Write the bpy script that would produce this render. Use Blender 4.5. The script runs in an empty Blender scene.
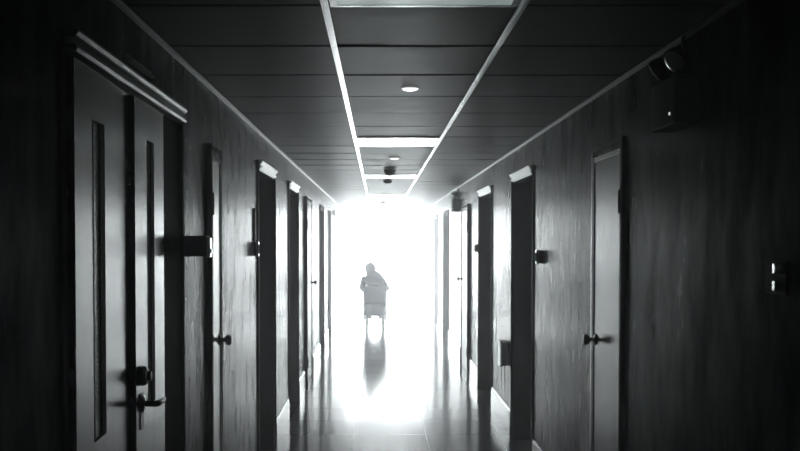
import bpy, bmesh, math, random
from mathutils import Vector, Matrix
random.seed(7)
S = bpy.context.scene
C = S.collection
XL, XR = -0.80, 1.10          # wall faces
CAM_H, CEIL = 1.617, 2.352
Y0, Y1 = -3.0, 20.75          # corridor ends

# ------------------------------------------------------------------ helpers
def add_box(bm, x0, x1, y0, y1, z0, z1, bev=0.0):
    if x0 > x1: x0, x1 = x1, x0
    vs = [bm.verts.new(p) for p in ((x0,y0,z0),(x1,y0,z0),(x1,y1,z0),(x0,y1,z0),(x0,y0,z1),(x1,y0,z1),(x1,y1,z1),(x0,y1,z1))]
    fs = [bm.faces.new([vs[i] for i in f]) for f in ((3,2,1,0),(4,5,6,7),(0,1,5,4),(1,2,6,5),(2,3,7,6),(3,0,4,7))]
    if bev > 0:
        es = list({e for f in fs for e in f.edges})
        bmesh.ops.bevel(bm, geom=es, offset=bev, segments=2, profile=0.6, affect='EDGES', clamp_overlap=True)
def add_tube(bm, pts, r, n=12, cap=True):
    pts = [Vector(p) for p in pts]
    rs = r if isinstance(r, (list, tuple)) else [r]*len(pts)
    rings = []
    ref = None
    for i, p in enumerate(pts):
        d = (pts[min(i+1,len(pts)-1)] - pts[max(i-1,0)]).normalized()
        if ref is None:
            ref = Vector((0,0,1)) if abs(d.z) < 0.9 else Vector((1,0,0))
        a = d.cross(ref).normalized(); b = a.cross(d).normalized(); ref = b
        rings.append([bm.verts.new(p + (a*math.cos(t) + b*math.sin(t))*rs[i]) for t in [2*math.pi*k/n for k in range(n)]])
    for q, w in zip(rings, rings[1:]):
        for k in range(n):
            bm.faces.new((q[k], q[(k+1)%n], w[(k+1)%n], w[k]))
    if cap:
        bm.faces.new(rings[0][::-1]); bm.faces.new(rings[-1])
def add_lathe(bm, prof, origin, axis, n=28):
    """prof: (radius, distance along axis)"""
    o = Vector(origin); ax = Vector(axis).normalized()
    ref = Vector((0,0,1)) if abs(ax.z) < 0.9 else Vector((1,0,0))
    a = ax.cross(ref).normalized(); b = ax.cross(a).normalized()
    rings = []
    for r, h in prof:
        if r < 1e-6: rings.append([bm.verts.new(o + ax*h)])
        else: rings.append([bm.verts.new(o + ax*h + (a*math.cos(2*math.pi*k/n) + b*math.sin(2*math.pi*k/n))*r) for k in range(n)])
    for q, w in zip(rings, rings[1:]):
        for k in range(n):
            j = (k+1) % n
            if len(q) == 1 and len(w) == 1: continue
            if len(q) == 1: bm.faces.new((q[0], w[j], w[k]))
            elif len(w) == 1: bm.faces.new((q[k], q[j], w[0]))
            else: bm.faces.new((q[k], q[j], w[j], w[k]))
def add_ring(bm, center, axis, R, r, n=40, m=10):
    o = Vector(center); ax = Vector(axis).normalized()
    ref = Vector((0,0,1)) if abs(ax.z) < 0.9 else Vector((1,0,0))
    a = ax.cross(ref).normalized(); b = ax.cross(a).normalized()
    g = []
    for i in range(n):
        t = 2*math.pi*i/n; rad = a*math.cos(t) + b*math.sin(t)
        g.append([bm.verts.new(o + rad*(R + r*math.cos(u)) + ax*(r*math.sin(u))) for u in [2*math.pi*k/m for k in range(m)]])
    for i in range(n):
        for k in range(m):
            bm.faces.new((g[i][k], g[(i+1)%n][k], g[(i+1)%n][(k+1)%m], g[i][(k+1)%m]))
def obj(name, bm, mat, parent=None, smooth=False, label=None):
    bmesh.ops.recalc_face_normals(bm, faces=bm.faces)
    me = bpy.data.meshes.new(name); bm.to_mesh(me); bm.free()
    if smooth:
        for p in me.polygons: p.use_smooth = True
    o = bpy.data.objects.new(name, me); C.objects.link(o)
    if mat: me.materials.append(mat)
    if parent:
        o.parent = parent
        o.matrix_parent_inverse = Matrix.Translation(-parent_world(parent))
    if label: o['label'] = label
    return o
def parent_world(p):
    v = Vector(p.location)
    return v
def NB(): return bmesh.new()
def empty(name, loc):
    o = bpy.data.objects.new(name, None); C.objects.link(o); o.location = loc
    o.empty_display_size = 0.1
    return o
def tag(o, label=None, cat=None, group=None, kind=None):
    if label: o['label'] = label
    if cat: o['category'] = cat
    if group: o['group'] = group
    if kind: o['kind'] = kind
    return o
def copy_tree(o, dx, parent=None):
    c = o.copy(); C.objects.link(c)
    if parent is None: c.location = Vector(o.location) + Vector(dx)
    else:
        c.parent = parent; c.matrix_parent_inverse = o.matrix_parent_inverse.copy()
    for ch in [k for k in S.objects if k.parent == o]: copy_tree(ch, dx, c)
    return c
def WB(bm, s, y0, y1, z0, z1, o0, o1, bev=0.0):
    """box on a wall: s=-1 left, +1 right; o = distance out of the wall face into the corridor"""
    xs = XL if s < 0 else XR
    add_box(bm, xs - s*o0, xs - s*o1, y0, y1, z0, z1, bev)
def slope_strip(bm, s, y0, y1, z0, z1, ob, ot, lean0=0.0):
    """moulding whose face overhangs: ob out at the bottom edge, ot at the top edge; lean0 = extra at the near end"""
    vs = []
    for y, e in ((y0, lean0), (y1, 0.0)):
        vs.append([bm.verts.new((wx(s, o), y, z)) for o, z in ((0, z0), (ob+e, z0), (ot+e, z1), (0, z1))])
    a, b = vs
    for k in range(4): bm.faces.new((a[k], a[(k+1)%4], b[(k+1)%4], b[k]))
    bm.faces.new(a[::-1]); bm.faces.new(b)
def wx(s, o): return (XL if s < 0 else XR) - s*o

def lean(o, s, y0, deg):
    """swing a leaf (with what sits on it) a little into its frame at the far edge"""
    t = math.tan(math.radians(deg))
    for v in o.data.vertices: v.co.x += s*t*(v.co.y-y0)
    for k in [k for k in S.objects if k.parent == o]: lean(k, s, y0, deg)

# ------------------------------------------------------------------ materials
def mat(name, col, rough=0.5, metal=0.0, spec=0.5, emit=None, estr=0.0, coat=0.0, coat_r=0.1):
    m = bpy.data.materials.new(name); m.use_nodes = True
    b = m.node_tree.nodes['Principled BSDF']
    b.inputs['Base Color'].default_value = (*col, 1); b.inputs['Roughness'].default_value = rough
    b.inputs['Metallic'].default_value = metal; b.inputs['Specular IOR Level'].default_value = spec
    b.inputs['Coat Weight'].default_value = coat; b.inputs['Coat Roughness'].default_value = coat_r
    if emit:
        b.inputs['Emission Color'].default_value = (*emit, 1); b.inputs['Emission Strength'].default_value = estr
    return m
def noisy(name, c0, c1, scale, r0, r1, spec=0.5, bump=0.0, detail=5, nscale=3.0, lo=0.3, hi=0.7):
    """colour and roughness varied by stretched noise in object space"""
    m = mat(name, c0, r0, spec=spec); nt = m.node_tree; N = nt.nodes; L = nt.links; b = N['Principled BSDF']
    tc = N.new('ShaderNodeTexCoord'); mp = N.new('ShaderNodeMapping'); mp.inputs['Scale'].default_value = scale
    nz = N.new('ShaderNodeTexNoise'); nz.inputs['Scale'].default_value = nscale; nz.inputs['Detail'].default_value = detail
    nz.inputs['Roughness'].default_value = 0.62
    L.new(tc.outputs['Object'], mp.inputs['Vector']); L.new(mp.outputs[0], nz.inputs['Vector'])
    cr = N.new('ShaderNodeValToRGB'); cr.color_ramp.elements[0].position = lo; cr.color_ramp.elements[1].position = hi
    cr.color_ramp.elements[0].color = (*c0, 1); cr.color_ramp.elements[1].color = (*c1, 1)
    L.new(nz.outputs['Fac'], cr.inputs['Fac']); L.new(cr.outputs['Color'], b.inputs['Base Color'])
    mr = N.new('ShaderNodeMapRange'); mr.inputs['From Min'].default_value = lo; mr.inputs['From Max'].default_value = hi
    mr.inputs['To Min'].default_value = r0; mr.inputs['To Max'].default_value = r1
    L.new(nz.outputs['Fac'], mr.inputs['Value']); L.new(mr.outputs[0], b.inputs['Roughness'])
    if bump:
        bp = N.new('ShaderNodeBump'); bp.inputs['Strength'].default_value = bump; bp.inputs['Distance'].default_value = 0.01
        L.new(nz.outputs['Fac'], bp.inputs['Height']); L.new(bp.outputs[0], b.inputs['Normal'])
    return m
def stain(m, spots, col):
    """dark smudges with a shape of their own: (y, z, ry, rz)"""
    nt = m.node_tree; N = nt.nodes; L = nt.links; b = N['Principled BSDF']
    src = b.inputs['Base Color'].links[0].from_socket
    tc = N.new('ShaderNodeTexCoord')
    nz = N.new('ShaderNodeTexNoise'); nz.inputs['Scale'].default_value = 14
    L.new(tc.outputs['Object'], nz.inputs['Vector'])
    for (y, z, ry, rz) in spots:
        mp = N.new('ShaderNodeMapping'); mp.vector_type = 'POINT'
        mp.inputs['Scale'].default_value = (0, 1/ry, 1/rz); mp.inputs['Location'].default_value = (0, -y/ry, -z/rz)
        L.new(tc.outputs['Object'], mp.inputs['Vector'])
        ln = N.new('ShaderNodeVectorMath'); ln.operation = 'LENGTH'; L.new(mp.outputs[0], ln.inputs[0])
        ad = N.new('ShaderNodeMath'); ad.operation = 'ADD'; L.new(ln.outputs['Value'], ad.inputs[0]); L.new(nz.outputs['Fac'], ad.inputs[1])
        mr = N.new('ShaderNodeMapRange'); mr.inputs['From Min'].default_value = 1.25; mr.inputs['From Max'].default_value = 1.6
        mr.inputs['To Min'].default_value = 0.85; mr.inputs['To Max'].default_value = 0
        L.new(ad.outputs[0], mr.inputs['Value'])
        mx = N.new('ShaderNodeMix'); mx.data_type = 'RGBA'
        L.new(mr.outputs[0], mx.inputs['Factor']); L.new(src, mx.inputs['A']); mx.inputs['B'].default_value = (*col, 1)
        src = mx.outputs['Result']
    L.new(src, b.inputs['Base Color'])
    return m

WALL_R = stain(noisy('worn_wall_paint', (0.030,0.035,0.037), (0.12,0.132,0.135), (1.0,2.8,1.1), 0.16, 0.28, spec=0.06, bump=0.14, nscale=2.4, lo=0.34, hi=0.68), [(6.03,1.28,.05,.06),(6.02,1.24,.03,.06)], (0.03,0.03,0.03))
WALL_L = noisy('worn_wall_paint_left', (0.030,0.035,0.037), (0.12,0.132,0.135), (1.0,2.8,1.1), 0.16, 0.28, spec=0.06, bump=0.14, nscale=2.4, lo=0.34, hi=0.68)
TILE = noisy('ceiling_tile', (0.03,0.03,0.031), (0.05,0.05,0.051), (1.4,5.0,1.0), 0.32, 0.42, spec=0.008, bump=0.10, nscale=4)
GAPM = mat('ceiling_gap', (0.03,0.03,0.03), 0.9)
BAR = mat('white_metal_bar', (0.93,0.94,0.95), 0.17, metal=0.8)
BAR_DIM = mat('dimmed_metal_bar', (0.85,0.86,0.87), 0.22, metal=0.6)  # duller copy of the bar metal; weaker window glint built into the material
TRIMW = noisy('white_trim', (0.80,0.80,0.80), (0.88,0.88,0.88), (1,3,1), 0.28, 0.36, nscale=4)

BASEB = noisy('white_baseboard', (0.86,0.86,0.86), (0.93,0.93,0.93), (1,3,1), 0.14, 0.20, nscale=4)
BASEB.node_tree.nodes['Principled BSDF'].inputs['Metallic'].default_value = 0.85
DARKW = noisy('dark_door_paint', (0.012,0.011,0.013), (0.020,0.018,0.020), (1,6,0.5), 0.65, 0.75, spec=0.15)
CASE = noisy('dark_casing', (0.016,0.015,0.017), (0.024,0.022,0.025), (1,6,0.5), 0.5, 0.6, spec=0.25)
DOUBLE = noisy('dark_gloss_door', (0.020,0.027,0.034), (0.032,0.042,0.050), (1,7,0.35), 0.20, 0.26, nscale=3, spec=0.9)
DOUBLE.node_tree.nodes['Principled BSDF'].inputs['Coat Weight'].default_value = 0.6; DOUBLE.node_tree.nodes['Principled BSDF'].inputs['Coat Roughness'].default_value = 0.21
LEAFR = noisy('grey_gloss_door', (0.05,0.06,0.068), (0.08,0.09,0.10), (1,5,0.4), 0.21, 0.27, nscale=3)
LEAFW = noisy('white_gloss_door', (0.70,0.71,0.72), (0.78,0.79,0.79), (1,5,0.4), 0.22, 0.28, nscale=3)
FROST = noisy('frosted_slit_glass', (0.48,0.54,0.52), (0.60,0.66,0.63), (1,20,20), 0.22, 0.32, nscale=6, bump=0.2)
CHROME = mat('dull_chrome', (0.55,0.56,0.58), 0.22, metal=1.0)
BLACKP = mat('black_plastic', (0.012,0.012,0.013), 0.6, spec=0.25)
BLACKM = mat('black_metal', (0.03,0.03,0.032), 0.32, metal=0.6)
WHITEP = mat('white_plastic', (0.80,0.80,0.79), 0.20)
GREYP = mat('grey_plastic', (0.30,0.31,0.32), 0.35)
DIFF = mat('prismatic_diffuser', (0.80,0.84,0.84), 0.13, emit=(0.78,0.97,0.95), estr=0.22)  # faint glow stands in for window light mirrored by the unlit panels
LED = mat('downlight_lens', (0.9,0.9,0.9), 0.3, emit=(1,1,1), estr=1.6)
DAY = mat('daylit_frosted_pane', (0.9,0.9,0.9), 0.4, emit=(0.90,0.965,1.0), estr=19.0)
LEDG = mat('indicator_lamp', (0.8,0.9,0.8), 0.3, emit=(0.9,1,0.95), estr=0.6)
LENS = mat('spot_lens', (0.85,0.87,0.88), 0.12)
SKIN = mat('skin', (0.45,0.30,0.23), 0.5)
HAIR = mat('grey_hair', (0.35,0.34,0.35), 0.6)
ROBE = noisy('grey_robe', (0.66,0.66,0.72), (0.76,0.76,0.80), (6,6,2), 0.8, 0.9, spec=0.2, nscale=3)
SEATF = mat('pale_seat_fabric', (0.80,0.79,0.83), 0.7)
RUBBER = mat('tyre_rubber', (0.03,0.03,0.03), 0.7)
SHOE = mat('shoe', (0.05,0.05,0.05), 0.6)
EYE = mat('eye', (0.05,0.04,0.03), 0.2)

def floor_mat():
    m = mat('polished_floor_tiles', (0.42,0.43,0.44), 0.10, spec=1.0); nt = m.node_tree; N = nt.nodes; L = nt.links; b = N['Principled BSDF']
    tc = N.new('ShaderNodeTexCoord'); mp = N.new('ShaderNodeMapping'); mp.inputs['Location'].default_value = (0.20, 0.13, 0)
    br = N.new('ShaderNodeTexBrick'); br.offset = 0.0; br.squash = 1.0
    br.inputs['Color1'].default_value = (0.72,0.73,0.74,1); br.inputs['Color2'].default_value = (0.80,0.81,0.82,1)
    br.inputs['Mortar'].default_value = (0.12,0.12,0.12,1); br.inputs['Scale'].default_value = 1.0
    br.inputs['Brick Width'].default_value = 0.6; br.inputs['Row Height'].default_value = 0.6
    br.inputs['Mortar Size'].default_value = 0.003; br.inputs['Mortar Smooth'].default_value = 0.1
    L.new(tc.outputs['Object'], mp.inputs['Vector']); L.new(mp.outputs[0], br.inputs['Vector'])
    nz = N.new('ShaderNodeTexNoise'); nz.inputs['Scale'].default_value = 3.0; nz.inputs['Detail'].default_value = 6
    L.new(tc.outputs['Object'], nz.inputs['Vector'])
    mx = N.new('ShaderNodeMix'); mx.data_type = 'RGBA'; mx.blend_type = 'MULTIPLY'; mx.inputs['Factor'].default_value = 0.15
    L.new(br.outputs['Color'], mx.inputs['A']); L.new(nz.outputs['Color'], mx.inputs['B'])
    L.new(mx.outputs['Result'], b.inputs['Base Color'])
    mr = N.new('ShaderNodeMapRange'); mr.inputs['From Min'].default_value = .35; mr.inputs['From Max'].default_value = .7
    mr.inputs['To Min'].default_value = 0.11; mr.inputs['To Max'].default_value = 0.16
    L.new(nz.outputs['Fac'], mr.inputs['Value']); L.new(mr.outputs[0], b.inputs['Roughness'])
    bp = N.new('ShaderNodeBump'); bp.inputs['Strength'].default_value = 0.15; bp.inputs['Distance'].default_value = 0.001; bp.invert = True
    L.new(br.outputs['Fac'], bp.inputs['Height']); L.new(bp.outputs[0], b.inputs['Normal'])
    return m
FLOOR = floor_mat()

# ------------------------------------------------------------------ shell
TH = 0.32
# openings: (y0, y1, top)
LEFT = [(2.34,3.78,2.11),(4.34,4.70,2.03),(6.14,7.09,2.10),(8.24,9.16,2.10),(10.05,11.15,2.06),(12.65,13.50,2.07),(14.70,15.50,2.07)]
RIGHT = [(4.12,4.72,2.04),(6.54,7.51,2.10),(8.90,9.98,2.10),(11.06,12.15,2.02),(14.35,15.40,2.06),(16.90,17.90,2.06)]
def wall(name, s, ops, m):
    bm = NB(); y = Y0
    for (a, b, t) in ops:
        WB(bm, s, y, a, 0, CEIL+0.1, 0, -TH)
        WB(bm, s, a, b, t, CEIL+0.1, 0, -TH)
        y = b
    WB(bm, s, y, Y1+0.1, 0, CEIL+0.1, 0, -TH)
    return tag(obj(name, bm, m), kind='structure')
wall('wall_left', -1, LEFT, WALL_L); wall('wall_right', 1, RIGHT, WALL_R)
bm = NB(); add_box(bm, XL-TH, XR+TH, Y0-0.1, Y0, 0, CEIL+0.1); tag(obj('wall_back', bm, WALL_R), kind='structure')
bm = NB(); add_box(bm, XL-TH, XR+TH, Y0-0.1, Y1+0.2, -0.1, 0); tag(obj('floor', bm, FLOOR), kind='structure')

# ceiling: tiles with narrow gaps under a dark slab
XB1, XB2 = -0.165, 0.450
ROW0, ROW = 2.907, 0.61
LIGHT_ROWS = (-1, 6, 12, 19, 25)
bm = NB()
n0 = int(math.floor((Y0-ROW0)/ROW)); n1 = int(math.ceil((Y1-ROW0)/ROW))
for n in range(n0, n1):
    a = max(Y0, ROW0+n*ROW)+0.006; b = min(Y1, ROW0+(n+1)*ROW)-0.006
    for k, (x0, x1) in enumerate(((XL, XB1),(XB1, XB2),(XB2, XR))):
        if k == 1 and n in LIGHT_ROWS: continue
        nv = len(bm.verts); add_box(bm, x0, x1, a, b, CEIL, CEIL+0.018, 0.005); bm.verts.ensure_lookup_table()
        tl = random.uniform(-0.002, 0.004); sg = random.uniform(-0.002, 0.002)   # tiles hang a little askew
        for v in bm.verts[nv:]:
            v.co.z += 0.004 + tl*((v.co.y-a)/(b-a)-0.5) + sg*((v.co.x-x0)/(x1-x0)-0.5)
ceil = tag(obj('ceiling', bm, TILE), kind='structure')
bm = NB(); add_box(bm, XL-TH, XR+TH, Y0-0.1, Y1+0.2, CEIL+0.10, CEIL+0.2); add_box(bm, XL, XR, Y0, Y1, CEIL+0.030, CEIL+0.034)
sl = obj('ceiling_slab', bm, GAPM, ceil)
def bar(name, x, w, m):
    bm = NB(); add_box(bm, x-w/2, x+w/2, Y0, Y1, CEIL-0.006, CEIL, 0.0015); add_box(bm, x-w*0.22, x+w*0.22, Y0, Y1, CEIL-0.010, CEIL-0.004, 0.001)
    return tag(obj(name, bm, m), kind='structure')
bar('trim_1', XB1, 0.025, BAR); bar('trim_2', XB2, 0.025, BAR_DIM)
for nme, s in (('trim_3', -1), ('trim_4', 1)):
    bm = NB(); WB(bm, s, Y0, Y1, CEIL-0.003, CEIL, 0, 0.016); WB(bm, s, Y0, Y1, CEIL-0.016, CEIL-0.003, 0, 0.003)
    tag(obj(nme, bm, mat('wall_angle_metal', (0.6,0.61,0.62), 0.24, metal=0.1)), kind='structure')

# baseboards between the openings
for nme, s, ops in (('baseboard_left', -1, LEFT), ('baseboard_right', 1, RIGHT)):
    bm = NB(); y = Y0
    for (a, b, t) in list(ops)+[(Y1, Y1, 0)]:
        pad = 0.075 if a < Y1 else 0
        if a-pad > y+0.05:
            WB(bm, s, y, a-pad, 0, 0.203, 0, 0.014, 0.003); slope_strip(bm, s, y, a-pad, 0.203, 0.218, 0.012, 0.004)
        y = b+0.075
    tag(obj(nme, bm, BASEB), kind='structure')

# far end: full-width daylit window
win = empty('window_1', (0.15, Y1, 0)); tag(win, 'glaring full-height daylit window closing the far end of the corridor', 'window', kind='structure')
bm = NB()
for (x0, x1, z0, z1) in ((XL,XL+0.04,0,CEIL),(XR-0.04,XR,0,CEIL),(XL,XR,0,0.05),(XL,XR,CEIL-0.04,CEIL),(0.135,0.165,0.05,CEIL-0.04)):
    add_box(bm, x0, x1, Y1, Y1+0.05, z0, z1, 0.003)
obj('window_frame', bm, WHITEP, win)
bm = NB(); add_box(bm, XL+0.03, XR-0.03, Y1+0.02, Y1+0.03, 0.04, CEIL-0.03); obj('pane', bm, DAY, win)
bm = NB(); add_box(bm, XL-TH, XR+TH, Y1+0.1, Y1+0.2, 0, CEIL+0.1); tag(obj('wall_front', bm, WALL_R), kind='structure')

# ------------------------------------------------------------------ doors
def dark_doorway(name, s, y0, y1, top, label, header=True, rec=0.20):
    d = empty(name, (wx(s,0), (y0+y1)/2, 0)); tag(d, label, 'door', kind='structure')
    bm = NB()
    WB(bm, s, y0, y0+0.02, 0, top, 0, -rec-0.05); WB(bm, s, y1-0.02, y1, 0, top, 0, -rec-0.05); WB(bm, s, y0, y1, top-0.02, top, 0, -rec-0.05)
    WB(bm, s, y0-0.035, y0+0.004, 0, top+(0.055 if header else 0.05), 0, 0.010, 0.003); WB(bm, s, y1-0.004, y1+0.035, 0, top, 0, 0.014, 0.003)
    if not header: WB(bm, s, y0, y1, top-0.002, top+0.05, 0, 0.014, 0.003)
    obj('door_frame', bm, CASE, d)
    if header:
        bm = NB(); slope_strip(bm, s, y0+0.006, y1+0.03, top+0.016, top+0.050, 0.004, 0.030, 0.004); slope_strip(bm, s, y0+0.006, y1+0.03, top-0.008, top+0.014, 0.004, 0.020, 0.003); WB(bm, s, y0+0.006, y1+0.03, top+0.050, top+0.056, 0, 0.031, 0.001)
        obj('header', bm, TRIMW, d, label='white header board over the doorway')
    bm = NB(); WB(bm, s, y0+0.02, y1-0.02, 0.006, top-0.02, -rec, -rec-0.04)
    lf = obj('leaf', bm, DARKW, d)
    bm = NB(); kx = wx(s, -rec); yk = y1-0.10
    add_lathe(bm, [(0,0),(0.026,0),(0.026,0.006),(0.010,0.008),(0.010,0.035),(0.026,0.045),(0.028,0.055),(0.02,0.066),(0,0.068)], (kx, yk, 1.02), (-s,0,0))
    h = obj('knob', bm, CHROME, d, smooth=True)
    return d
dark_doorway('door_3', -1, 6.14, 7.09, 2.10, 'nearest of the black doorways with a white header on the left wall')
dark_doorway('door_4', -1, 8.24, 9.16, 2.10, 'second black doorway with a white header on the left wall')
dark_doorway('door_6', -1, 12.65, 13.50, 2.07, 'hazy grey doorway on the left wall past the pale closed door', header=False)
dark_doorway('door_7', -1, 14.70, 15.50, 2.07, 'farthest faint doorway on the left wall near the bright window', header=False)
dark_doorway('door_9', 1, 6.54, 7.51, 2.10, 'nearest black doorway with a white header on the right wall')
dark_doorway('door_10', 1, 8.90, 9.98, 2.10, 'second black doorway with a white header on the right wall')
dark_doorway('door_12', 1, 14.35, 15.40, 2.06, 'hazy grey doorway on the right wall past the far emergency light', header=False)
dark_doorway('door_13', 1, 16.90, 17.90, 2.06, 'farthest faint doorway on the right wall near the bright window', header=False)

def closed_door(name, s, y0, y1, top, lmat, fmat, label, rec=0.002, hinge=True, deg=1.5):
    d = empty(name, (wx(s,0), (y0+y1)/2, 0)); tag(d, label, 'door', kind='structure')
    bm = NB()
    WB(bm, s, y1-0.025, y1, 0, top, 0.002, -rec-0.06, 0.002); WB(bm, s, y1-0.003, y1+0.03, 0, top+0.025, 0, 0.005, 0.002)
    WB(bm, s, y0, y1, top-0.025, top, 0.002, -rec-0.06, 0.002); 
    obj('door_frame', bm, fmat, d)
    bm = NB(); WB(bm, s, y0-0.020, y0+0.012, 0, top+0.045, 0, 0.003+math.tan(math.radians(deg))*(y1-y0), 0.002); WB(bm, s, y0, y0+0.012, 0, top, 0, -rec-0.06); WB(bm, s, y0, y1+0.03, top+0.025, top+0.045, 0, 0.006)
    obj('casing', bm, CASE, d, label='dark outer casing')
    bm = NB(); WB(bm, s, y0+0.015, y1-0.028, 0.008, top-0.028, -rec, -rec-0.04, 0.002)
    obj('leaf', bm, lmat, d)
    bm = NB(); yk = y1-0.075
    add_lathe(bm, [(0,0),(0.028,0),(0.028,0.006),(0.011,0.009),(0.011,0.03),(0.024,0.038),(0.029,0.05),(0.024,0.062),(0,0.066)], (wx(s,-rec), yk, 1.12), (-s,0,0))
    obj('knob', bm, BLACKM, d, smooth=True, label='black round knob')
    if hinge:
        for z in (0.22, 1.74):
            bm = NB(); WB(bm, s, y0+0.012, y0+0.045, z, z+0.105, -rec, -rec+0.004, 0.001)
            add_tube(bm, [(wx(s, -rec+0.006), y0+0.016, z), (wx(s, -rec+0.006), y0+0.016, z+0.105)], 0.007)
            obj('hinge', bm, BLACKM, d, label='black hinge')
    for k in [k for k in S.objects if k.parent == d and k.name.split('.')[0] in ('leaf','knob','hinge')]: lean(k, s, y1-0.03, deg)
    return d
closed_door('door_2', -1, 4.34, 4.70, 2.03, LEAFW, TRIMW, 'narrow pale cupboard door with a black knob on the left wall', deg=3.1)
closed_door('door_8', 1, 4.12, 4.72, 2.04, LEAFR, BAR, 'closed grey door with a black knob on the right wall')
closed_door('door_5', -1, 10.05, 11.15, 2.06, LEAFW, TRIMW, 'pale closed door deep in the left wall, washed out by glare')
closed_door('door_11', 1, 11.06, 12.15, 2.02, LEAFW, TRIMW, 'pale closed door on the right wall under the far emergency light')

# double door, left foreground
D = empty('door_1', (XL, 3.12, 0)); tag(D, 'dark glossy double door with slit windows and a cornice, left foreground', 'door', kind='structure')
REC = 0.004
bm = NB()
WB(bm, -1, 2.34, 2.358, 0, 2.11, 0, -0.1); WB(bm, -1, 3.765, 3.78, 0, 2.11, 0, -0.1); WB(bm, -1, 2.34, 3.78, 2.09, 2.11, 0, -0.1)
WB(bm, -1, 2.31, 2.346, 0, 2.108, 0, 0.010, 0.003); WB(bm, -1, 3.774, 3.80, 0, 2.108, 0, 0.004, 0.001)
obj('door_frame', bm, CASE, D)
bm = NB(); WB(bm, -1, 3.466, 3.766, 0.006, 2.09, -REC-0.002, -REC-0.04, 0.002); obj('side_panel', bm, DARKW, D, label='dark fixed side panel')
bm = NB()
WB(bm, -1, 2.36, 3.80, 2.108, 2.122, 0, 0.012, 0.003); WB(bm, -1, 2.36, 3.80, 2.122, 2.138, 0, 0.006, 0.001); WB(bm, -1, 2.36, 3.80, 2.138, 2.150, 0, 0.012, 0.003); WB(bm, -1, 2.36, 3.80, 2.150, 2.160, 0, 0.016, 0.003)
slope_strip(bm, -1, 2.36, 3.80, 2.101, 2.109, 0.010, 0.017); slope_strip(bm, -1, 2.36, 3.80, 2.142, 2.150, 0.012, 0.019)
crn = obj('cornice', bm, mat('cornice_paint', (0.20,0.21,0.215), 0.28), D, label='grey moulded cornice over the double door')
for v in crn.data.vertices:
    if v.co.x > XL+0.0075: v.co.x += math.tan(math.radians(0.8))*(3.80-v.co.y)
def dleaf(y0, y1, sy0, sy1, sz0, sz1):
    z0, z1 = 0.008, 2.088
    bm = NB()
    for (a, b, c, d_) in ((y0, sy0, z0, z1), (sy1, y1, z0, z1), (sy0, sy1, z0, sz0), (sy0, sy1, sz1, z1)):
        WB(bm, -1, a, b, c, d_, -REC, -REC-0.045)
    lf = obj('leaf', bm, DOUBLE, D)
    bm = NB(); w = 0.006
    for (a, b, c, d_) in ((sy0, sy0+w, sz0, sz1), (sy1-0.055, sy1, sz0, sz1), (sy0, sy1, sz0, sz0+w), (sy0, sy1, sz1-w, sz1)):
        WB(bm, -1, a, b, c, d_, -REC+0.0015, -REC-0.03, 0.001)
    obj('glazing_bead', bm, DARKW, lf)
    bm = NB(); WB(bm, -1, sy0, sy1-0.05, sz0, sz1, -REC-0.003, -REC-0.009); obj('glass_pane', bm, FROST, lf, label='frosted glass slit')
    return lf
l1 = dleaf(2.360, 2.983, 2.535, 2.665, 1.06, 1.95); l2 = dleaf(2.989, 3.463, 3.175, 3.285, 1.05, 1.963)
bm = NB(); add_lathe(bm, [(0,0),(0.033,0),(0.033,0.012),(0.028,0.020),(0.016,0.024),(0.016,0.034),(0,0.036)], (wx(-1,-REC), 3.06, 1.168), (1,0,0)); obj('deadbolt', bm, BLACKM, l2, smooth=False, label='round black deadbolt')
bm = NB(); hx = wx(-1,-REC)
add_lathe(bm, [(0,0),(0.030,0),(0.030,0.008),(0.016,0.012),(0,0.012)], (hx, 3.06, 1.075), (1,0,0))
add_tube(bm, [(hx+0.01,3.06,1.075),(hx+0.045,3.06,1.075),(hx+0.054,3.067,1.075),(hx+0.056,3.085,1.075),(hx+0.056,3.16,1.072)], [0.010,0.010,0.011,0.010,0.009])
WB(bm, -1, 3.04, 3.08, 0.99, 1.11, -REC+0.004, -REC, 0.002)
obj('lever_handle', bm, BLACKM, l2, smooth=False, label='black lever handle')
lean(l1, -1, 2.983, 2.7); lean(l2, -1, 3.463, 2.1)
# slim sign rail over the double door
bm = NB(); WB(bm, -1, 2.93, 3.26, 2.188, 2.198, 0, 0.014, 0.002); WB(bm, -1, 2.93, 3.26, 2.198, 2.212, 0, 0.004, 0.001)
for v in bm.verts:
    if v.co.x > XL+0.006: v.co.x += math.tan(math.radians(2))*(3.26-v.co.y)
r = tag(obj('sign_rail', bm, GREYP), 'slim pale sign rail on the wall above the dark double door', 'sign rail')

# ------------------------------------------------------------------ things on the left wall
t = empty('wall_dispenser', (XL, 3.87, 1.55)); tag(t, 'small black box jutting from the left wall beside the double door', 'wall box')
bm = NB(); WB(bm, -1, 3.82, 3.92, 1.552, 1.639, 0, 0.088, 0.004); obj('body', bm, BLACKP, t)
bm = NB(); WB(bm, -1, 3.835, 3.905, 1.548, 1.632, 0.088, 0.097, 0.003); WB(bm, -1, 3.85, 3.89, 1.565, 1.585, 0.096, 0.102, 0.002)
for v in bm.verts:
    if v.co.x > XL+0.092: v.co.x += math.tan(math.radians(4))*(3.905-v.co.y)
obj('face_plate', bm, WHITEP, t, label='pale front plate')

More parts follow.
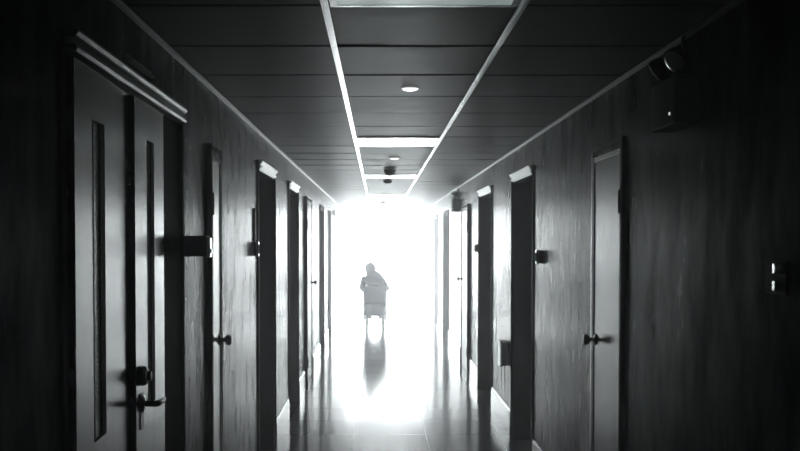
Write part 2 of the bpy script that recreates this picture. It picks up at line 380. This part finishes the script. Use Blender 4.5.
def conduit_switch(name, s, y, ztop, zs, label, cl):
    t = empty(name, (wx(s,0), y, zs)); tag(t, label, 'switch')
    bm = NB(); WB(bm, s, y-0.04, y+0.04, zs-0.045, zs+0.045, 0, 0.020, 0.003); obj('back_box', bm, BLACKP, t, label='dark back box')
    bm = NB(); WB(bm, s, y-0.043, y+0.043, zs-0.048, zs+0.048, 0.020, 0.030, 0.004)
    for v in bm.verts:
        if s*(wx(s, 0.025)-v.co.x) > 0: v.co.x -= s*math.tan(math.radians(3))*(y+0.043-v.co.y)
    obj('plate', bm, WHITEP, t, label='white front plate')
    bm = NB(); WB(bm, s, y-0.028, y-0.004, zs-0.030, zs+0.030, 0.030, 0.040, 0.003); obj('rocker', bm, BLACKP, t, label='dark rocker')
    if ztop:
        bm = NB(); WB(bm, s, y-0.010, y+0.010, zs+0.045, ztop, 0, 0.012, 0.002); obj('conduit', bm, GREYP, t, label=cl)
    return t
conduit_switch('wall_switch', -1, 5.95, 1.83, 1.565, 'light switch with a thin cable conduit rising above it on the left wall', 'thin grey conduit')
conduit_switch('wall_switch', 1, 6.24, None, 1.51, 'white switch with a dark rocker beside the nearest black doorway on the right', None)
conduit_switch('wall_switch', 1, 10.15, None, 1.54, 'tiny dark switch on the far edge of the second black doorway, right wall', None)

# ------------------------------------------------------------------ things on the right wall
t = empty('light_switch', (XR, 2.53, 1.48)); tag(t, 'pale light switch in the dark foreground at the right edge of the photo', 'switch')
bm = NB(); WB(bm, 1, 2.465, 2.60, 1.470, 1.562, 0, 0.008, 0.002); obj('plate', bm, BLACKP, t)
for z in (1.480, 1.528):
    bm = NB(); WB(bm, 1, 2.515, 2.545, z, z+0.028, 0.008, 0.018, 0.002)
    for v in bm.verts:
        if v.co.x < wx(1, 0.012): v.co.x += math.tan(math.radians(11))*(v.co.y-2.515)
    obj('rocker', bm, WHITEP, t, label='pale rocker')
bm = NB(); add_lathe(bm, [(0,0),(0.013,0),(0.013,0.008),(0.008,0.016),(0,0.018)], (wx(1,0.008), 2.492, 1.541), (-1,0,0)); obj('knob', bm, WHITEP, t, smooth=True, label='pale round knob')

t = empty('socket_box', (XR, 7.95, 0.55)); tag(t, 'grey socket box low on the right wall between the two black doorways', 'socket')
bm = NB(); WB(bm, 1, 7.82, 8.02, 0.555, 0.755, 0, 0.045, 0.004); obj('box', bm, GREYP, t)
bm = NB(); WB(bm, 1, 7.81, 8.03, 0.545, 0.765, 0.045, 0.053, 0.003)
for v in bm.verts:
    if v.co.x < XR-0.05: v.co.x -= math.tan(math.radians(2))*(8.03-v.co.y)
obj('cover', bm, WHITEP, t, label='pale bevelled cover')

HEADM = mat('glossy_black_plastic', (0.02,0.02,0.022), 0.16, spec=0.8, coat=1.0)
CASEM = mat('dark_case_plastic', (0.07,0.07,0.075), 0.6, spec=0.2)
def emergency(y, label):
    t = empty('emergency_light', (XR, y, 2.02)); tag(t, label, 'emergency light', 'twin-head emergency lights on the right wall')
    bm = NB(); WB(bm, 1, y-0.15, y+0.13, 2.02, 2.19, -0.004, 0.085, 0.008); obj('case', bm, CASEM, t)
    bm = NB(); WB(bm, 1, y-0.01, y+0.01, 2.19, CEIL, 0, 0.012, 0.001); obj('conduit', bm, BLACKP, t)
    bm = NB(); add_lathe(bm, [(0,0),(0.006,0),(0.005,0.003),(0,0.005)], (wx(1,0.085), y-0.10, 2.06), (-1,0,0), 12); obj('indicator', bm, LEDG, t, label='tiny lit indicator')
    for (dy, ax) in ((0.13, (-0.55,0.35,-0.45)), (-0.07, (-0.45,-0.2,-0.35))):
        A = Vector(ax).normalized(); c = Vector((wx(1,0.055), y+dy-0.02, 2.250))
        bm = NB(); add_lathe(bm, [(0,-0.045),(0.024,-0.042),(0.040,-0.022),(0.046,0.0),(0.048,0.016),(0.043,0.018),(0,0.014)], c, A, 24)
        add_tube(bm, [(wx(1,0.045), y+dy-0.02, 2.185), (wx(1,0.045), y+dy-0.02, 2.22)], 0.012)
        h = obj('lamp_head', bm, HEADM, t, smooth=True)
        bm = NB(); add_lathe(bm, [(0.042,0.017),(0.040,0.022),(0.024,0.026),(0,0.028)], c, A, 24); obj('lens', bm, LENS, h, smooth=True, label='pale lamp lens')
    return t
e0 = emergency(3.32, 'twin-head emergency light in the dark upper right foreground')
e1 = copy_tree(e0, (0, 9.35, 0)); e1['label'] = 'small twin-head emergency light high on the right wall near the glare'

# small bracket sign far down the left wall
t = empty('bracket_sign', (XL, 16.3, 2.05)); tag(t, 'tiny faint bracket sign high on the left wall in the glare', 'sign')
bm = NB(); WB(bm, -1, 16.29, 16.31, 2.05, 2.18, 0.015, 0.045, 0.003); obj('panel', bm, GREYP, t)
bm = NB(); WB(bm, -1, 16.28, 16.32, 2.08, 2.15, 0, 0.015, 0.002); obj('bracket', bm, GREYP, t)

# ------------------------------------------------------------------ ceiling things
names = {-1:'pale fluorescent ceiling panel nearest the camera at the top edge', 6:'bright fluorescent ceiling panel, second from the camera', 12:'fluorescent ceiling panel, third from the camera, past the black dome', 19:'fluorescent ceiling panel, fourth from the camera, lost in the glare', 25:'farthest fluorescent ceiling panel, just before the bright window'}
lroot = None
for n in LIGHT_ROWS:
    y = ROW0+(n+0.5)*ROW
    if lroot is None:
        lroot = empty('ceiling_light', ((XB1+XB2)/2, y, CEIL)); t = lroot
        x0, x1 = XB1+0.016, XB2-0.016; a, b = y-ROW/2+0.004, y+ROW/2-0.004; w = 0.022
        bm = NB()
        for (p, q, u, v) in ((x0,x1,a,a+w),(x0,x1,b-w,b),(x0,x0+w,a+w,b-w),(x1-w,x1,a+w,b-w)):
            add_box(bm, p, q, u, v, CEIL-0.004, CEIL+0.016, 0.001)
        obj('frame', bm, BAR, t)
        bm = NB(); add_box(bm, x0+w, x1-w, a+w, b-w, CEIL-0.002, CEIL+0.014, 0.001); obj('diffuser', bm, DIFF, t)
    else:
        t = copy_tree(lroot, (0, y-lroot.location.y, 0))
    tag(t, names[n], 'ceiling light', 'fluorescent panels down the middle of the ceiling')
def downlight(x, y, r, label):
    t = empty('downlight', (x, y, CEIL)); tag(t, label, 'downlight', 'small round downlights')
    bm = NB(); add_lathe(bm, [(r*0.7,0),(r,0),(r,0.002),(r*0.93,0.003),(r*0.7,0.003)], (x,y,CEIL), (0,0,-1)); obj('trim_ring', bm, WHITEP, t, smooth=False)
    bm = NB(); add_lathe(bm, [(r*0.92,0.0),(r*0.92,0.005),(r*0.6,0.010),(0,0.012)], (x,y,CEIL), (0,0,-1)); obj('lens', bm, LED, t, smooth=True)
downlight(0.155, 4.46, 0.043, 'small white oval downlight in the dark ceiling nearest the camera')
downlight(0.145, 8.20, 0.046, 'small white downlight just past the second ceiling panel')
DOMEM = mat('grey_dome', (0.10,0.10,0.11), 0.5)
t = empty('ceiling_dome', (0.122, 9.54, CEIL)); tag(t, 'small black dome hanging under the ceiling before the third panel', 'dome')
bm = NB(); add_lathe(bm, [(0,0),(0.062,0),(0.062,0.022),(0.055,0.026),(0,0.026)], (0.122,9.54,CEIL), (0,0,-1)); obj('base', bm, DOMEM, t)
bm = NB(); add_lathe(bm, [(0.054,0.020),(0.052,0.034),(0.044,0.050),(0.028,0.061),(0,0.065)], (0.122,9.54,CEIL), (0,0,-1)); obj('dome', bm, DOMEM, t, smooth=True)
def detector(x, y, label):
    t = empty('smoke_detector', (x, y, CEIL)); tag(t, label, 'smoke detector', 'faint smoke detectors')
    bm = NB(); add_lathe(bm, [(0,0),(0.055,0),(0.055,0.012),(0,0.012)], (x,y,CEIL), (0,0,-1)); obj('base', bm, GREYP, t)
    bm = NB(); add_lathe(bm, [(0.046,0.012),(0.044,0.03),(0.03,0.038),(0,0.04)], (x,y,CEIL), (0,0,-1)); obj('cap', bm, GREYP, t, smooth=True)
detector(0.12, 11.25, 'small grey smoke detector just past the third ceiling panel')
detector(0.09, 17.4, 'faint smoke detector on the ceiling close to the bright window')

# ------------------------------------------------------------------ wheelchair (seen from behind)
WX, WY = -0.055, 16.55
W = empty('wheelchair', (WX, WY, 0)); tag(W, 'wheelchair seen from behind in the glare at the far end of the corridor', 'wheelchair')
P = lambda x, y, z: (WX+x, WY+y, z)
bm = NB()
nx, nz = 10, 8
grid = [[bm.verts.new(P(-0.185+0.37*i/nx, -0.03-0.035*math.cos(math.pi*(i/nx-0.5)), 0.50+0.31*j/nz)) for i in range(nx+1)] for j in range(nz+1)]
gridb = [[bm.verts.new(P(-0.185+0.37*i/nx, -0.012-0.035*math.cos(math.pi*(i/nx-0.5)), 0.50+0.31*j/nz)) for i in range(nx+1)] for j in range(nz+1)]
for j in range(nz):
    for i in range(nx):
        bm.faces.new((grid[j][i], grid[j][i+1], grid[j+1][i+1], grid[j+1][i])); bm.faces.new((gridb[j][i], gridb[j+1][i], gridb[j+1][i+1], gridb[j][i+1]))
for j in range(nz):
    bm.faces.new((grid[j][0], grid[j+1][0], gridb[j+1][0], gridb[j][0])); bm.faces.new((grid[j][nx], gridb[j][nx], gridb[j+1][nx], grid[j+1][nx]))
for i in range(nx):
    bm.faces.new((grid[0][i], gridb[0][i], gridb[0][i+1], grid[0][i+1])); bm.faces.new((grid[nz][i], grid[nz][i+1], gridb[nz][i+1], gridb[nz][i]))
obj('backrest', bm, SEATF, W, smooth=True, label='pale fabric backrest')
bm = NB(); add_box(bm, WX-0.20, WX+0.20, WY-0.01, WY+0.42, 0.44, 0.485, 0.015); obj('seat', bm, BLACKP, W)
for s in (-1, 1):
    bm = NB()
    add_tube(bm, [P(s*0.195,-0.02,0.18), P(s*0.195,-0.02,0.84)], 0.012)
    add_tube(bm, [P(s*0.195,-0.02,0.43), P(s*0.195,0.42,0.43), P(s*0.195,0.46,0.38), P(s*0.190,0.50,0.19)], 0.012)
    add_tube(bm, [P(s*0.195,-0.02,0.20), P(s*0.195,0.30,0.20), P(s*0.195,0.38,0.43)], 0.011)
    add_tube(bm, [P(s*0.20,-0.02,0.70), P(s*0.205,0.30,0.70), P(s*0.205,0.33,0.66), P(s*0.205,0.33,0.43)], 0.010)
    obj('side_frame', bm, CHROME, W, smooth=True)
    bm = NB(); add_tube(bm, [P(s*0.195,-0.02,0.83), P(s*0.195,-0.035,0.86), P(s*0.195,-0.07,0.87), P(s*0.195,-0.15,0.865)], 0.016); obj('push_handle', bm, BLACKP, W, smooth=True)
    bm = NB(); x0 = s*0.205; add_box(bm, WX+x0-0.03, WX+x0+0.03, WY+0.02, WY+0.30, 0.71, 0.74, 0.01); obj('armrest', bm, BLACKP, W)
    # small rear wheel and front caster, inboard of the frame
    c = P(s*0.145, 0.0, 0.15)
    bm = NB(); add_ring(bm, c, (1,0,0), 0.130, 0.020); tw = obj('wheel', bm, RUBBER, W, smooth=True)
    bm = NB()
    for k in range(6):
        a = math.pi*k/3; add_tube(bm, [c, (c[0], c[1]+0.12*math.cos(a), c[2]+0.12*math.sin(a))], 0.008, 8)
    add_ring(bm, c, (1,0,0), 0.112, 0.008)
    obj('rim', bm, CHROME, tw, smooth=True)
    bm = NB(); add_tube(bm, [P(s*0.125,0,0.15), P(s*0.20,0,0.15)], 0.012); add_tube(bm, [P(s*0.195,-0.01,0.20), P(s*0.195,0.0,0.14)], 0.011); obj('axle', bm, CHROME, tw, smooth=True)
    c = P(s*0.150, 0.40, 0.08)
    bm = NB(); add_ring(bm, c, (1,0,0), 0.060, 0.020, 28, 8); add_lathe(bm, [(0,-0.012),(0.055,-0.012),(0.055,0.012),(0,0.012)], c, (1,0,0), 24); obj('caster', bm, RUBBER, W, smooth=False)
    bm = NB(); add_tube(bm, [P(s*0.150,0.36,0.20), P(s*0.125,0.38,0.15), P(s*0.122,0.40,0.08), P(s*0.15,0.40,0.08)], 0.008, 8); add_tube(bm, [P(s*0.150,0.36,0.19), P(s*0.195,0.30,0.20)], 0.010, 8); obj('caster_fork', bm, CHROME, W, smooth=True)
    bm = NB(); add_box(bm, WX+min(s*0.02,s*0.17), WX+max(s*0.02,s*0.17), WY+0.47, WY+0.60, 0.175, 0.19, 0.004); add_tube(bm, [P(s*0.19,0.50,0.20), P(s*0.15,0.51,0.182)], 0.009, 8); obj('footplate', bm, BLACKP, W)

# ------------------------------------------------------------------ person sitting in the wheelchair
PR = empty('person', (WX, WY+0.1, 0.485)); tag(PR, 'person seated in the wheelchair, seen from behind, in long pale clothes, head leaning left', 'person')
def skin_obj(name, verts, edges, radii, m, parent, sub=2):
    me = bpy.data.meshes.new(name); me.from_pydata([P(*v) for v in verts], edges, []); me.update()
    o = bpy.data.objects.new(name, me); C.objects.link(o)
    sk = o.modifiers.new('Skin', 'SKIN'); sk.use_smooth_shade = True
    if not me.skin_vertices: me.skin_vertices.new(name='')
    for i, r in enumerate(radii): me.skin_vertices[0].data[i].radius = r if isinstance(r, tuple) else (r, r)
    me.skin_vertices[0].data[0].use_root = True
    sb = o.modifiers.new('Subdivision', 'SUBSURF'); sb.levels = sub; sb.render_levels = sub
    dg = bpy.context.evaluated_depsgraph_get(); dg.update()
    m2 = bpy.data.meshes.new_from_object(o.evaluated_get(dg)); m2.name = name
    bpy.data.objects.remove(o); 
    m2.materials.clear(); m2.materials.append(m)
    for p in m2.polygons: p.use_smooth = True
    o = bpy.data.objects.new(name, m2); C.objects.link(o)
    o.parent = parent; o.matrix_parent_inverse = Matrix.Translation(-parent_world(PR) if parent is PR else -parent_world(PR))
    return o
V = []; E = []; R = []
def vtx(p, r, prev=None):
    V.append(p); R.append(r)
    if prev is not None: E.append((prev, len(V)-1))
    return len(V)-1
pel = vtx((0,0.11,0.58), (0.13,0.10)); sp1 = vtx((-0.01,0.09,0.70), (0.11,0.075), pel); sp2 = vtx((-0.03,0.075,0.84), (0.115,0.072), sp1)
ch = vtx((-0.045,0.06,0.93), (0.105,0.070), sp2); nk = vtx((-0.065,0.07,1.01), 0.052, ch); h0 = vtx((-0.075,0.085,1.06), (0.066,0.072), nk)
h1 = vtx((-0.083,0.09,1.12), (0.074,0.090), h0); h2 = vtx((-0.088,0.085,1.175), (0.066,0.080), h1)
for s in (-1, 1):
    sh = vtx((-0.04+s*0.155, 0.05, 0.925-(0.03 if s > 0 else 0)), 0.052, ch)
    el = vtx((s*0.235, -0.0+0.02, 0.755), 0.040, sh); wr = vtx((s*0.205, 0.22, 0.765), 0.027, el); pm = vtx((s*0.203, 0.28, 0.765), 0.032, wr)
    for k, (dx, ln) in enumerate(((-0.030,0.065),(-0.010,0.075),(0.011,0.070),(0.030,0.055))):
        f1 = vtx((s*0.203+dx, 0.315, 0.768), 0.0095, pm); f2 = vtx((s*0.203+dx*1.1, 0.315+ln*0.55, 0.763), 0.0088, f1); vtx((s*0.203+dx*1.1, 0.315+ln*0.8, 0.742), 0.0075, f2)
    t1 = vtx((s*0.203-s*0.036, 0.265, 0.762), 0.011, pm); vtx((s*0.203-s*0.05, 0.295, 0.752), 0.009, t1)
    hp = vtx((s*0.09, 0.16, 0.565), 0.085, pel); kn = vtx((s*0.105, 0.47, 0.555), 0.062, hp); cf = vtx((s*0.105, 0.515, 0.40), 0.050, kn)
    an = vtx((s*0.10, 0.52, 0.255), 0.036, cf); vtx((s*0.10, 0.57, 0.215), 0.030, an)
body = skin_obj('body', V, E, R, SKIN, PR)
# face on the far side: nose and eyes, ears
bm = NB(); add_tube(bm, [P(-0.085,0.165,1.135), P(-0.085,0.188,1.105), P(-0.085,0.170,1.095)], [0.007,0.013,0.012], 10); obj('nose', bm, SKIN, PR, smooth=True)
for s in (-1, 1):
    bm = NB(); bmesh.ops.create_uvsphere(bm, u_segments=12, v_segments=8, radius=0.012, matrix=Matrix.Translation(P(-0.085+s*0.032, 0.158, 1.135))); obj('eye', bm, EYE, PR, smooth=True)
    bm = NB(); bmesh.ops.create_uvsphere(bm, u_segments=12, v_segments=8, radius=1, matrix=Matrix.Translation(P(-0.083+s*0.078, 0.085, 1.115)) @ Matrix.Diagonal((0.010,0.018,0.030,1))); obj('ear', bm, SKIN, PR, smooth=True)
# hair: cap with a small tuft on top
bm = NB(); bmesh.ops.create_uvsphere(bm, u_segments=24, v_segments=16, radius=1, matrix=Matrix.Translation(P(-0.085, 0.072, 1.125)) @ Matrix.Diagonal((0.100,0.098,0.105,1)))
for v in bm.verts:
    y = v.co.y - (WY+0.072); z = v.co.z-1.125
    if y > 0.03 and z < 0.045: v.co.y = WY+0.072+0.03+(y-0.03)*0.3
    v.co += Vector((0.004*math.sin(70*v.co.z+9*v.co.x), 0.004*math.sin(60*v.co.x+50*v.co.z), 0))
add_tube(bm, [P(-0.08,0.06,1.21), P(-0.078,0.055,1.235), P(-0.085,0.05,1.252)], [0.030,0.022,0.010], 10)
obj('hair', bm, HAIR, PR, smooth=True)
# robe: body garment with sleeves and a long skirt over the legs
RV = []; RE = []; RR = []
def rv(p, r, prev=None):
    RV.append(p); RR.append(r)
    if prev is not None: RE.append((prev, len(RV)-1))
    return len(RV)-1
a = rv((0,0.11,0.58), (0.185,0.115)); b = rv((-0.015,0.09,0.72), (0.215,0.092), a); c = rv((-0.035,0.07,0.85), (0.225,0.098), b); d = rv((-0.05,0.06,0.94), (0.175,0.095), c); e = rv((-0.068,0.07,1.005), (0.07,0.066), d)
for s in (-1, 1):
    f = rv((-0.04+s*0.155, 0.05, 0.925-(0.03 if s > 0 else 0)), 0.074, d); g = rv((s*0.235, 0.02, 0.755), 0.056, f); rv((s*0.207, 0.19, 0.765), 0.042, g)
obj_robe = skin_obj('robe', RV, RE, RR, ROBE, PR)
SV = [(-0.160,0.055,1.08),(-0.07,0.045,1.03),(0.04,0.045,0.965),(0.135,0.05,0.90)]
skin_obj('shawl', SV, [(1,0),(1,2),(2,3)], [(0.070,0.075),(0.10,0.10),(0.095,0.10),(0.072,0.085)], mat('shawl_wool', (0.70,0.70,0.75), 0.9), PR)
bm = NB()   # skirt: a swept closed tube from the lap over the knees down to the shins
secs = [((0,0.06,0.57),0.190,0.095,0),((0,0.22,0.575),0.190,0.090,0),((0,0.40,0.57),0.190,0.085,0.2),((0,0.49,0.53),0.190,0.095,0.9),((0,0.51,0.44),0.192,0.095,1.5),((0,0.515,0.34),0.196,0.095,1.57),((0,0.515,0.235),0.200,0.095,1.57)]
rings = []
for (cx, cy, cz), rx, rt, tilt in secs:
    ring = []
    for k in range(32):
        u = 2*math.pi*k/32; w = 1+0.05*math.sin(7*u)*(tilt/1.57)
        q = rt*math.sin(u)*w
        ring.append(bm.verts.new(P(cx+rx*math.cos(u)*w, cy+q*math.sin(tilt), cz+q*math.cos(tilt))))
    rings.append(ring)
for q, w in zip(rings, rings[1:]):
    for k in range(32): bm.faces.new((q[k], q[(k+1)%32], w[(k+1)%32], w[k]))
bm.faces.new(rings[0])
sk = obj('skirt', bm, ROBE, PR, smooth=True); so = sk.modifiers.new('Solidify', 'SOLIDIFY'); so.thickness = 0.006
for s in (-1, 1):
    bm = NB(); bmesh.ops.create_uvsphere(bm, u_segments=16, v_segments=10, radius=1, matrix=Matrix.Translation(P(s*0.10,0.545,0.215)) @ Matrix.Diagonal((0.042,0.105,0.030,1)))
    for v in bm.verts: v.co.z = max(v.co.z, 0.191)
    obj('shoe', bm, SHOE, PR, smooth=True)

# ------------------------------------------------------------------ glare bloom volume, camera, render settings
Wd = bpy.data.worlds.new('World'); S.world = Wd; Wd.use_nodes = True
N = Wd.node_tree.nodes; L = Wd.node_tree.links
N['Background'].inputs['Color'].default_value = (0,0,0,1); N['Background'].inputs['Strength'].default_value = 0
vs = N.new('ShaderNodeVolumeScatter'); vs.inputs['Anisotropy'].default_value = 0.75  # added scatter volume, stands in for lens bloom and faded blacks
vs.inputs['Color'].default_value = (0.97,0.97,1.0,1)
ge = N.new('ShaderNodeNewGeometry'); sx = N.new('ShaderNodeSeparateXYZ'); L.new(ge.outputs['Position'], sx.inputs[0])
mr = N.new('ShaderNodeMapRange'); mr.interpolation_type = 'SMOOTHSTEP'
mr.inputs['From Min'].default_value = 10.0; mr.inputs['From Max'].default_value = 17.0; mr.inputs['To Min'].default_value = 0.016; mr.inputs['To Max'].default_value = 0.18
L.new(sx.outputs['Y'], mr.inputs['Value']); L.new(mr.outputs[0], vs.inputs['Density'])
L.new(vs.outputs[0], N['World Output'].inputs['Volume'])

cd = bpy.data.cameras.new('camera'); cam = bpy.data.objects.new('camera', cd); C.objects.link(cam)
F = 922.0; PITCH = math.radians(1.4)
cd.sensor_width = 36; cd.lens = F*36/800; cd.clip_start = 0.02; cd.clip_end = 200
cam.location = (0, 0, CAM_H); cam.rotation_euler = (math.pi/2-PITCH, 0, 0)
cd.shift_x = 22/800; cd.shift_y = (15.5 + F*math.tan(PITCH))/800
S.camera = cam
S.view_settings.view_transform = 'Standard'; S.view_settings.look = 'None'; S.view_settings.gamma = 1; S.view_settings.use_curve_mapping = False
S.view_settings.exposure = 0.0
cy = S.cycles
cy.use_denoising = True; cy.max_bounces = 12; cy.diffuse_bounces = 6; cy.glossy_bounces = 8; cy.volume_bounces = 2
cy.use_adaptive_sampling = False; cy.sample_clamp_indirect = 10
cy.volume_step_rate = 1.0; cy.volume_max_steps = 128
Wd.cycles.volume_step_size = 1.0
